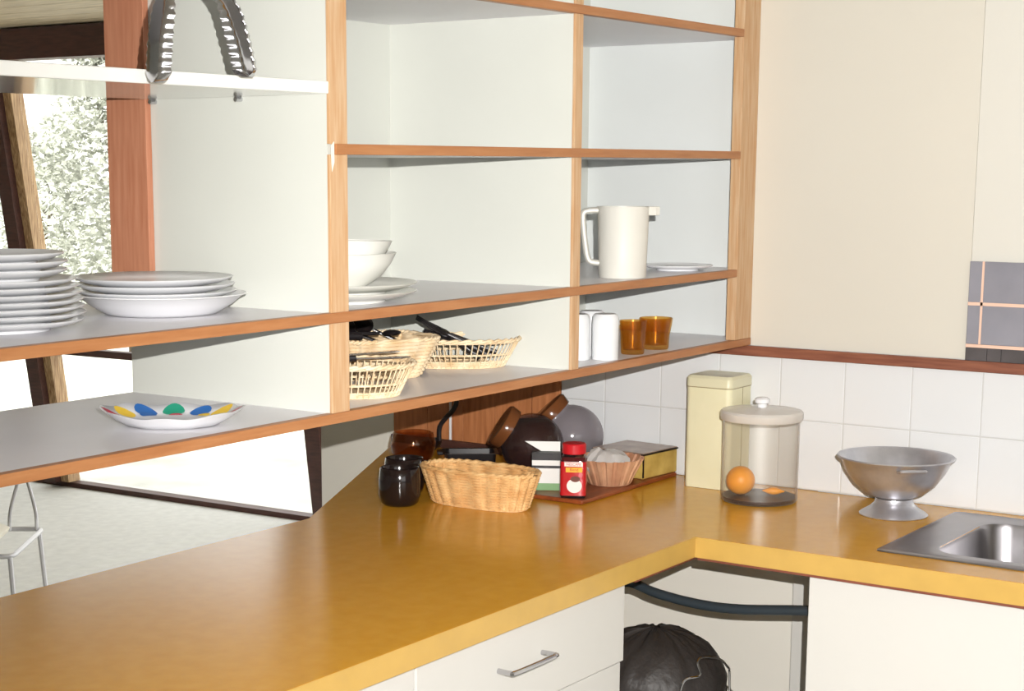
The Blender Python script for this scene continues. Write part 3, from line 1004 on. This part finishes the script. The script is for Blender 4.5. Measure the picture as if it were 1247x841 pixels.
rs = [rrect(-0.0284, 0.0284, -0.0284, 0.0284, 0.008, 0.006), rrect(-0.0284, 0.0284, -0.0284, 0.0284, 0.008, 0.081)]
lb_ = MB().rings(rs).build('label', 'red_label', rj)
MB().lathe([(0.0255, 0.096), (0.0262, 0.097), (0.0262, 0.116), (0.0245, 0.1185), (0.001, 0.1185)], 48, cap0=True, wave=lambda a, r, z: (1 + 0.008 * math.cos(36 * a), 0)).build('lid', 'red_lid', rj, ang=30)
FX = -0.0287        # two faces turned to the camera: local -x (narrow view) and local -y


def panel_y(x0, x1, z0, z1, m, name, d=0.0):
    return MB().add([(x0, FX - d, z0), (x1, FX - d, z0), (x1, FX - d, z1), (x0, FX - d, z1)], [(0, 1, 2, 3)]).build(name, m, lb_, smooth=False, solid=0.0002)


panel_y(-0.019, 0.021, 0.071, 0.0795, 'white_print', 'name_band')
panel_y(-0.016, 0.020, 0.058, 0.0685, 'yellow_print', 'yellow_band')
panel_y(-0.020, 0.020, 0.0805, 0.0812, 'white_print', 'white_line')
MB().add([(-0.001 + 0.0, FX - 0.0002, 0.030)] + [(0.003 + 0.0165 * math.cos(2 * PI * k / 28), FX - 0.0002, 0.028 + 0.0165 * math.sin(2 * PI * k / 28) * (0.95)) for k in range(28)],
         [(0, k + 1, (k + 1) % 28 + 1) for k in range(28)]).build('cup_print', 'white_print', lb_, smooth=False, solid=0.0002)
MB().add([(0.005, FX - 0.0005, 0.043)] + [(0.005 + 0.0105 * math.cos(2 * PI * k / 24), FX - 0.0005, 0.043 + 0.0065 * math.sin(2 * PI * k / 24)) for k in range(24)],
         [(0, k + 1, (k + 1) % 24 + 1) for k in range(24)]).build('coffee_print', 'coffee_print', lb_, smooth=False, solid=0.0002)
MB().add([(FX, -0.006, 0.012), (FX, -0.022, 0.012), (FX, -0.022, 0.034), (FX, -0.006, 0.034)], [(0, 1, 2, 3)]).build('side_panel_print', 'white_print', lb_, smooth=False, solid=0.0002)


def text(body, size, loc, rot, m, name, parent):
    cu = bpy.data.curves.new(name, 'FONT')
    cu.body = body
    cu.size = size
    cu.align_x = 'CENTER'
    cu.align_y = 'CENTER'
    cu.extrude = 0.0001
    ob = bpy.data.objects.new(name + '_tmp', cu)
    COL.objects.link(ob)
    dg = bpy.context.evaluated_depsgraph_get()
    me = bpy.data.meshes.new_from_object(ob.evaluated_get(dg))
    bpy.data.objects.remove(ob)
    me.materials.clear()
    me.materials.append(MATS[m])
    o = bpy.data.objects.new(name, me)
    COL.objects.link(o)
    o.location = loc
    o.rotation_euler = rot
    o.parent = parent
    return o


text('NESCAFÉ', 0.0078, (0.001, FX - 0.0004, 0.0752), (PI / 2, 0, 0), 'red_label', 'lettering', lb_)
text('Blend', 0.0085, (0.002, FX - 0.0004, 0.0635), (PI / 2, 0, 0), 'red_label', 'lettering', lb_)

# packet behind the red jar
pk = thing('packet', 'white packet with black top band and green foot behind the red jar', 'packet', (-0.395, 0.300, ZB), math.radians(-60))
MB().box(-0.032, 0.032, -0.014, 0.014, 0.0, 0.084).build('body', 'packet_white', pk, smooth=False, bevel=0.001)
MB().box(-0.0323, 0.0323, -0.0143, 0.0143, 0.068, 0.0845).build('black_band', 'packet_black', pk, smooth=False)
MB().box(-0.0323, 0.0323, -0.0143, 0.0143, 0.050, 0.056).build('black_band', 'packet_black', pk, smooth=False)
MB().box(-0.0323, 0.0323, -0.0143, 0.0143, 0.0, 0.016).build('green_band', 'packet_green', pk, smooth=False)
MB().add([(-0.050, 0.016, 0.106), (0.030, 0.016, 0.106), (0.030, 0.014, 0.084), (-0.012, 0.014, 0.084)], [(0, 1, 2, 3)]).build('flap', 'packet_white', pk, smooth=False, solid=0.001)

# pleated chip basket with a plastic bag in it
pw = thing('pleated_basket', 'pinkish woodchip basket with pleated flared sides on the board', 'basket', (-0.248, 0.222, ZB), math.radians(-30))


def pleat(a, r, z):
    return (1 + 0.03 * (1 if math.cos(18 * a) > 0 else -1) * min(1, z / 0.02), 0)


MB().lathe([(0.001, 0.003), (0.046, 0.003), (0.047, 0.0), (0.049, 0.002), (0.061, 0.030), (0.077, 0.061), (0.075, 0.061), (0.059, 0.030), (0.046, 0.005), (0.001, 0.005)], 144, wave=pleat).build('body', 'pinkish_chip', pw, ang=25)
pbg = MB()


def crump(a, r, z):
    v = Vector((math.cos(a) * r * 60, math.sin(a) * r * 60, z * 60))
    return (1 + 0.22 * noise.noise(v * 0.7), 0.012 * noise.noise(v + Vector((3, 3, 3))))


pbg.lathe([(0.02, 0.008), (0.045, 0.02), (0.054, 0.04), (0.052, 0.056), (0.04, 0.070), (0.02, 0.078), (0.002, 0.076)], 48, wave=crump)
tag(pbg.build('plastic_bag', 'bag_film', ang=20, loc=(-0.255, 0.229, ZB)), 'crumpled clear plastic bag inside the pleated basket', 'bag')

# gold tin
gt = thing('biscuit_tin', 'flat gold tin with dull brown lid between board group and cream canister', 'tin', (-0.165, 0.180, ZB), math.radians(-5))
MB().box(0, 0.142, 0, 0.145, 0, 0.055).build('body', 'gold_tin', gt, smooth=False, bevel=0.003)
MB().box(-0.0015, 0.1435, -0.0015, 0.1465, 0.0555, 0.0585).build('rim', 'tin_rim', gt, smooth=False)
MB().box(0, 0.142, 0, 0.145, 0.0588, 0.061).build('lid', 'tin_lid', gt, smooth=False, bevel=0.001)
MB().box(-0.0004, 0.0025, -0.0004, 0.0025, 0.003, 0.055).build('corner_edge', 'tin_rim', gt, smooth=False)

# glass storage jars with tilted mouths


def tilt_jar(loc, r, full, lid_rot, lb):
    root = thing('storage_jar', lb, 'jar', loc, 0, 'tilted glass storage jars')
    # axis of the mouth in local space
    ax = Vector(lid_rot).normalized()
    q = ax.to_track_quat('Z', 'Y').to_matrix().to_4x4()
    tr = Matrix.Translation((0, 0, r * 0.96))
    n = 40
    g = MB()
    pr = []
    for i in range(22):
        t = i / 21
        th = PI * (1 - t) + math.asin(0.62) * t
        pr.append((r * math.sin(th), -r * -math.cos(th)))
    pr = [(max(a_, 0.001), b_) for a_, b_ in pr]
    pr += [(r * 0.60, r * 0.86), (r * 0.62, r * 0.90), (r * 0.57, r * 0.92)]
    g.lathe(pr, n)
    g.xform(tr @ q)
    g.v = [(x, y, max(z_, 0.0)) for x, y, z_ in g.v]
    g.build('glass', 'cloudy_glass' if not full else 'jar_glass', root, ang=60)
    c = MB()
    m_ = 12
    top = 0.80 if full else -0.18
    rr = r * 0.965
    pr = []
    for i in range(m_ + 1):
        cz = -0.94 + (top + 0.94) * i / m_
        pr.append((rr * math.sqrt(max(0.02, 1 - cz * cz)), r * 0.96 + rr * cz))
    c.lathe(pr, 36, cap0=True, cap1=True)
    c.build('contents', 'coffee_beans', root, ang=60)
    l = MB()
    l.lathe([(r * 0.64, r * 0.87), (r * 0.68, r * 0.88), (r * 0.70, r * 1.16), (r * 0.66, r * 1.22), (r * 0.5, r * 1.24), (0.001, r * 1.24)], n, cap0=True)
    l.xform(tr @ q)
    l.build('lid', 'amber_lid', root, ang=40)


tilt_jar((-0.262, 0.424, ZB), 0.0745, True, (-0.50, 0.62, 0.52), 'round glass jar full of dark coffee with tilted amber lid')
tilt_jar((-0.110, 0.408, ZB), 0.0765, False, (-0.38, 0.62, 0.78), 'round clear glass jar almost empty with tilted brown lid')

# cream canister
cn = thing('canister', 'tall square cream tin canister standing in the tiled corner', 'canister', (-0.0695, 0.040, ZW), math.radians(0))
s_ = 0.057
rs = [rrect(-s_, s_, -s_, s_, 0.014, 0.0), rrect(-s_, s_, -s_, s_, 0.014, 0.232)]
MB().rings(rs, cap0=True, cap1=True).build('body', 'canister_cream', cn)
e = s_ + 0.001
rs = [rrect(-e, e, -e, e, 0.014, 0.2325), rrect(-e - 0.0005, e + 0.0005, -e - 0.0005, e + 0.0005, 0.014, 0.2345), rrect(-e, e, -e, e, 0.014, 0.2365),
      rrect(-e, e, -e, e, 0.014, 0.252), rrect(-e + 0.005, e - 0.005, -e + 0.005, e - 0.005, 0.012, 0.258), rrect(-e + 0.014, e - 0.014, -e + 0.014, e - 0.014, 0.01, 0.2565)]
MB().rings(rs, cap0=True, cap1=True).build('lid', 'canister_lid', cn)
MB().box(0.003, 0.0045, -s_ - 0.0006, -s_ + 0.001, 0.002, 0.231).build('seam', 'seam', cn, smooth=False)
MB().rings([rrect(-e + 0.0005, e - 0.0005, -e + 0.0005, e - 0.0005, 0.014, 0.2305), rrect(-e + 0.0004, e - 0.0004, -e + 0.0004, e - 0.0004, 0.014, 0.2325)]).build('joint', 'seam', cn)

# clear plastic jar with orange in it
cj = thing('clear_jar', 'tall clear plastic jar with white knobbed lid before the cream canister', 'jar', (-0.178, -0.118, ZW))
MB().lathe([(0.001, 0.0), (0.080, 0.0), (0.0825, 0.003), (0.083, 0.012), (0.0835, 0.185)], 64).build('body', 'clear_plastic', cj, ang=40)
MB().lathe([(0.001, 0.002), (0.0805, 0.002), (0.0815, 0.010), (0.001, 0.0115)], 56).build('base', 'base_dark', cj, ang=40)
MB().lathe([(0.088, 0.180), (0.0895, 0.182), (0.090, 0.196), (0.086, 0.2005), (0.04, 0.205), (0.001, 0.206)], 64).build('lid', 'frosted_lid', cj, ang=40)
MB().lathe([(0.010, 0.2062), (0.011, 0.214), (0.0165, 0.217), (0.017, 0.224), (0.012, 0.228), (0.001, 0.229)], 28, cap0=True).build('knob', 'china', cj, ang=40)
orr = MB().sphere((0, 0, 0.031), 0.0315, 32, 18).build('orange', 'orange', ang=60, loc=(-0.198, -0.082, ZW + 0.012))
tag(orr, 'whole orange lying inside the clear plastic jar', 'orange')
sg = MB()
for i in range(9):
    pass
sg.rings([[(0.024 * (-1 + i / 4), 0.010 * math.sin(PI * i / 8) * math.cos(2 * PI * k / 10), 0.009 + 0.0085 * max(0.15, math.sin(PI * i / 8)) * math.sin(2 * PI * k / 10)) for k in range(10)] for i in range(9)], True, True, True)
o = sg.build('orange_segment', 'orange', ang=60, loc=(-0.168, -0.147, ZW + 0.0125))
o.rotation_euler = (0, 0, math.radians(-70))
tag(o, 'small orange segment right of the whole orange in the jar', 'fruit')

# colander
cd = thing('colander', 'dull aluminium footed colander standing on the worktop by the sink', 'colander', (-0.156, -0.417, ZW))
MB().lathe([(0.070, 0.0), (0.071, 0.002), (0.066, 0.006), (0.050, 0.016), (0.040, 0.026), (0.038, 0.036), (0.036, 0.034), (0.046, 0.016), (0.062, 0.005), (0.068, 0.001)], 56).build('foot', 'aluminium', cd, ang=50)
MB().lathe([(0.001, 0.036), (0.036, 0.0365), (0.060, 0.047), (0.085, 0.068), (0.103, 0.094), (0.113, 0.118), (0.1195, 0.121), (0.1215, 0.124), (0.1195, 0.1265), (0.1125, 0.1235), (0.1015, 0.0955), (0.0835, 0.070), (0.059, 0.0495), (0.001, 0.0385)], 72).build('bowl', 'aluminium', cd, ang=50)
for sgn in (-1, 1):
    vx, vy = 0.80 * sgn, 0.60 * sgn
    tx, ty = -vy, vx
    pts = []
    for u, rr_, zz in [(-0.026, 0.107, 0.110), (-0.025, 0.122, 0.113), (-0.020, 0.128, 0.1145), (0.020, 0.128, 0.1145), (0.025, 0.122, 0.113), (0.026, 0.107, 0.110)]:
        pts.append((vx * rr_ + tx * u, vy * rr_ + ty * u, zz))
    MB().tube(arc(pts, 4), 0.0035, 8).build('handle', 'aluminium', cd)

# mirror standing on the ledge; the reflected window is built in as coloured pieces
mt = thing('ledge_mirror', 'grey mirror standing on the ledge, reflected window bars built in as peach strips', 'panel', (-0.0135, -0.506, 1.2218))
MB().box(-0.002, 0.005, -0.36, 0.0, 0.0, 0.208).build('backing', 'mirror_dark', mt, smooth=False)
gx = [0.0, -0.0265, -0.0305, -0.172, -0.176, -0.36]
for a, b in ((0.0, -0.026), (-0.031, -0.172), (-0.177, -0.36)):
    for z0, z1 in ((0.035, 0.116), (0.123, 0.208)):
        MB().box(-0.0065, -0.0022, b, a, z0, z1).build('tile', 'mirror_grey', mt, smooth=False, bevel=0.0008)  # grey pieces stand in for the reflected window panes
for a, b in ((0.0, -0.045), (-0.046, -0.075), (-0.076, -0.36)):
    MB().box(-0.0065, -0.0022, b, a, 0.0, 0.0275).build('tile', 'mirror_dark', mt, smooth=False, bevel=0.0008)
for y in (-0.0285, -0.1745):
    MB().box(-0.006, -0.0022, y - 0.0024, y + 0.0024, 0.035, 0.208).build('joint', 'reflected_bar', mt, smooth=False)  # painted reflection of the upright window bars
for z in (0.1195, 0.0312):
    MB().box(-0.006, -0.0022, -0.36, 0.0, z - 0.0034, z + 0.0034).build('joint', 'reflected_bar', mt, smooth=False)  # painted reflection of the cross bars

# ------------------------------------------------------------------ hanging tongs
tg = thing('tongs', 'chrome scalloped serving tongs hanging open in front of the left bay', 'tongs', (-1.852, -0.038, 1.89))


def tong_arm(path, sg_):
    m = MB()
    P = arc(path, 16)
    N = len(P) - 1
    rings = []
    L = 0.0
    for i, p in enumerate(P):
        t = i / N
        if i:
            L += (p - P[i - 1]).length
        w = 0.007 + 0.0145 * min(1, t * 2.2)
        if t > 0.3:
            w += 0.0016 * math.cos(2 * PI * L / 0.0125)
        if t > 0.92:
            w *= math.sqrt(max(0.08, 1 - ((t - 0.92) / 0.083) ** 2))
        dep = 0.004 + 0.010 * min(1, t * 1.5)
        ring = []
        for k in range(11):
            u = -1 + 2 * k / 10
            ring.append((p.x + sg_ * dep * (1 - u ** 4), u * w, p.z))
        for k in range(11):
            u = 1 - 2 * k / 10
            ring.append((p.x + sg_ * (dep * (1 - u ** 4) - 0.0014), u * w * 0.94, p.z))
        rings.append(ring)
    m.rings(rings, True, True, True)
    return m


tong_arm([(-0.014, 0, 0.0), (-0.037, 0, -0.049), (-0.047, 0, -0.10), (-0.053, 0, -0.157)], -1).build('arm', 'chrome', tg, ang=50)
tong_arm([(0.014, 0, 0.0), (0.077, 0, -0.041), (0.100, 0, -0.090), (0.116, 0, -0.142)], 1).build('arm', 'chrome', tg, ang=50)
MB().tube(arc([(-0.014, 0, -0.002), (-0.014, 0, 0.012), (0, 0, 0.026), (0.014, 0, 0.012), (0.014, 0, -0.002)], 6), 0.003, 8, flat=2.0).build('spring', 'chrome', tg)
ck = thing('cup_hook', 'small chrome hook in the shelf edge carrying the tongs', 'hook', (-1.852, -0.0045, 1.9085))
MB().tube(arc([(0, 0.0, 0.0), (0, -0.02, 0.0), (0, -0.032, -0.002), (0, -0.042, 0.004), (0, -0.044, 0.012)], 5), 0.002, 8).build('shank', 'chrome', ck)

# ------------------------------------------------------------------ wire chair beyond the worktop
ch = thing('chair', 'pale wire framed chair in the next room beyond the worktop', 'chair', (-0.204, 2.598, 0), math.radians(-54))
# local x: to the right in the picture, local -y: towards the camera
lg = [(-0.19, -0.19), (0.19, -0.19), (-0.19, 0.19), (0.19, 0.19)]
for x, y in lg:
    MB().tube([(x, y, 0.45), (x * 1.14, y * 1.14, 0.0)], 0.008, 8).build('leg', 'chair_wire', ch)
MB().tube(rrect(-0.2, 0.2, -0.2, 0.2, 0.03, 0.45, 4), 0.008, 8, closed=True).build('seat_frame', 'chair_wire', ch)
MB().rings([rrect(-0.185, 0.10, -0.18, 0.18, 0.04, 0.452), rrect(-0.19, 0.105, -0.185, 0.185, 0.04, 0.465), rrect(-0.18, 0.09, -0.175, 0.175, 0.04, 0.475)], cap0=True, cap1=True).build('seat', 'seat_pad', ch)
for x in (-0.13, 0.0, 0.14):
    MB().tube(arc([(x - 0.045, 0.18, 0.45), (x - 0.04, 0.19, 0.52), (x - 0.005, 0.21, 0.64), (x + 0.005, 0.21, 0.64), (x + 0.04, 0.19, 0.52), (x + 0.045, 0.18, 0.45)], 5), 0.006, 8).build('backrest_loop', 'chair_wire', ch)
for a, b in (((-0.205, -0.205), (0.205, -0.205)), ((0.205, -0.205), (0.205, 0.205)), ((-0.205, 0.205), (0.205, 0.205)), ((-0.205, -0.205), (-0.205, 0.205))):
    MB().tube([(a[0], a[1], 0.21), (b[0], b[1], 0.21)], 0.006, 8).build('stretcher', 'chair_wire', ch)
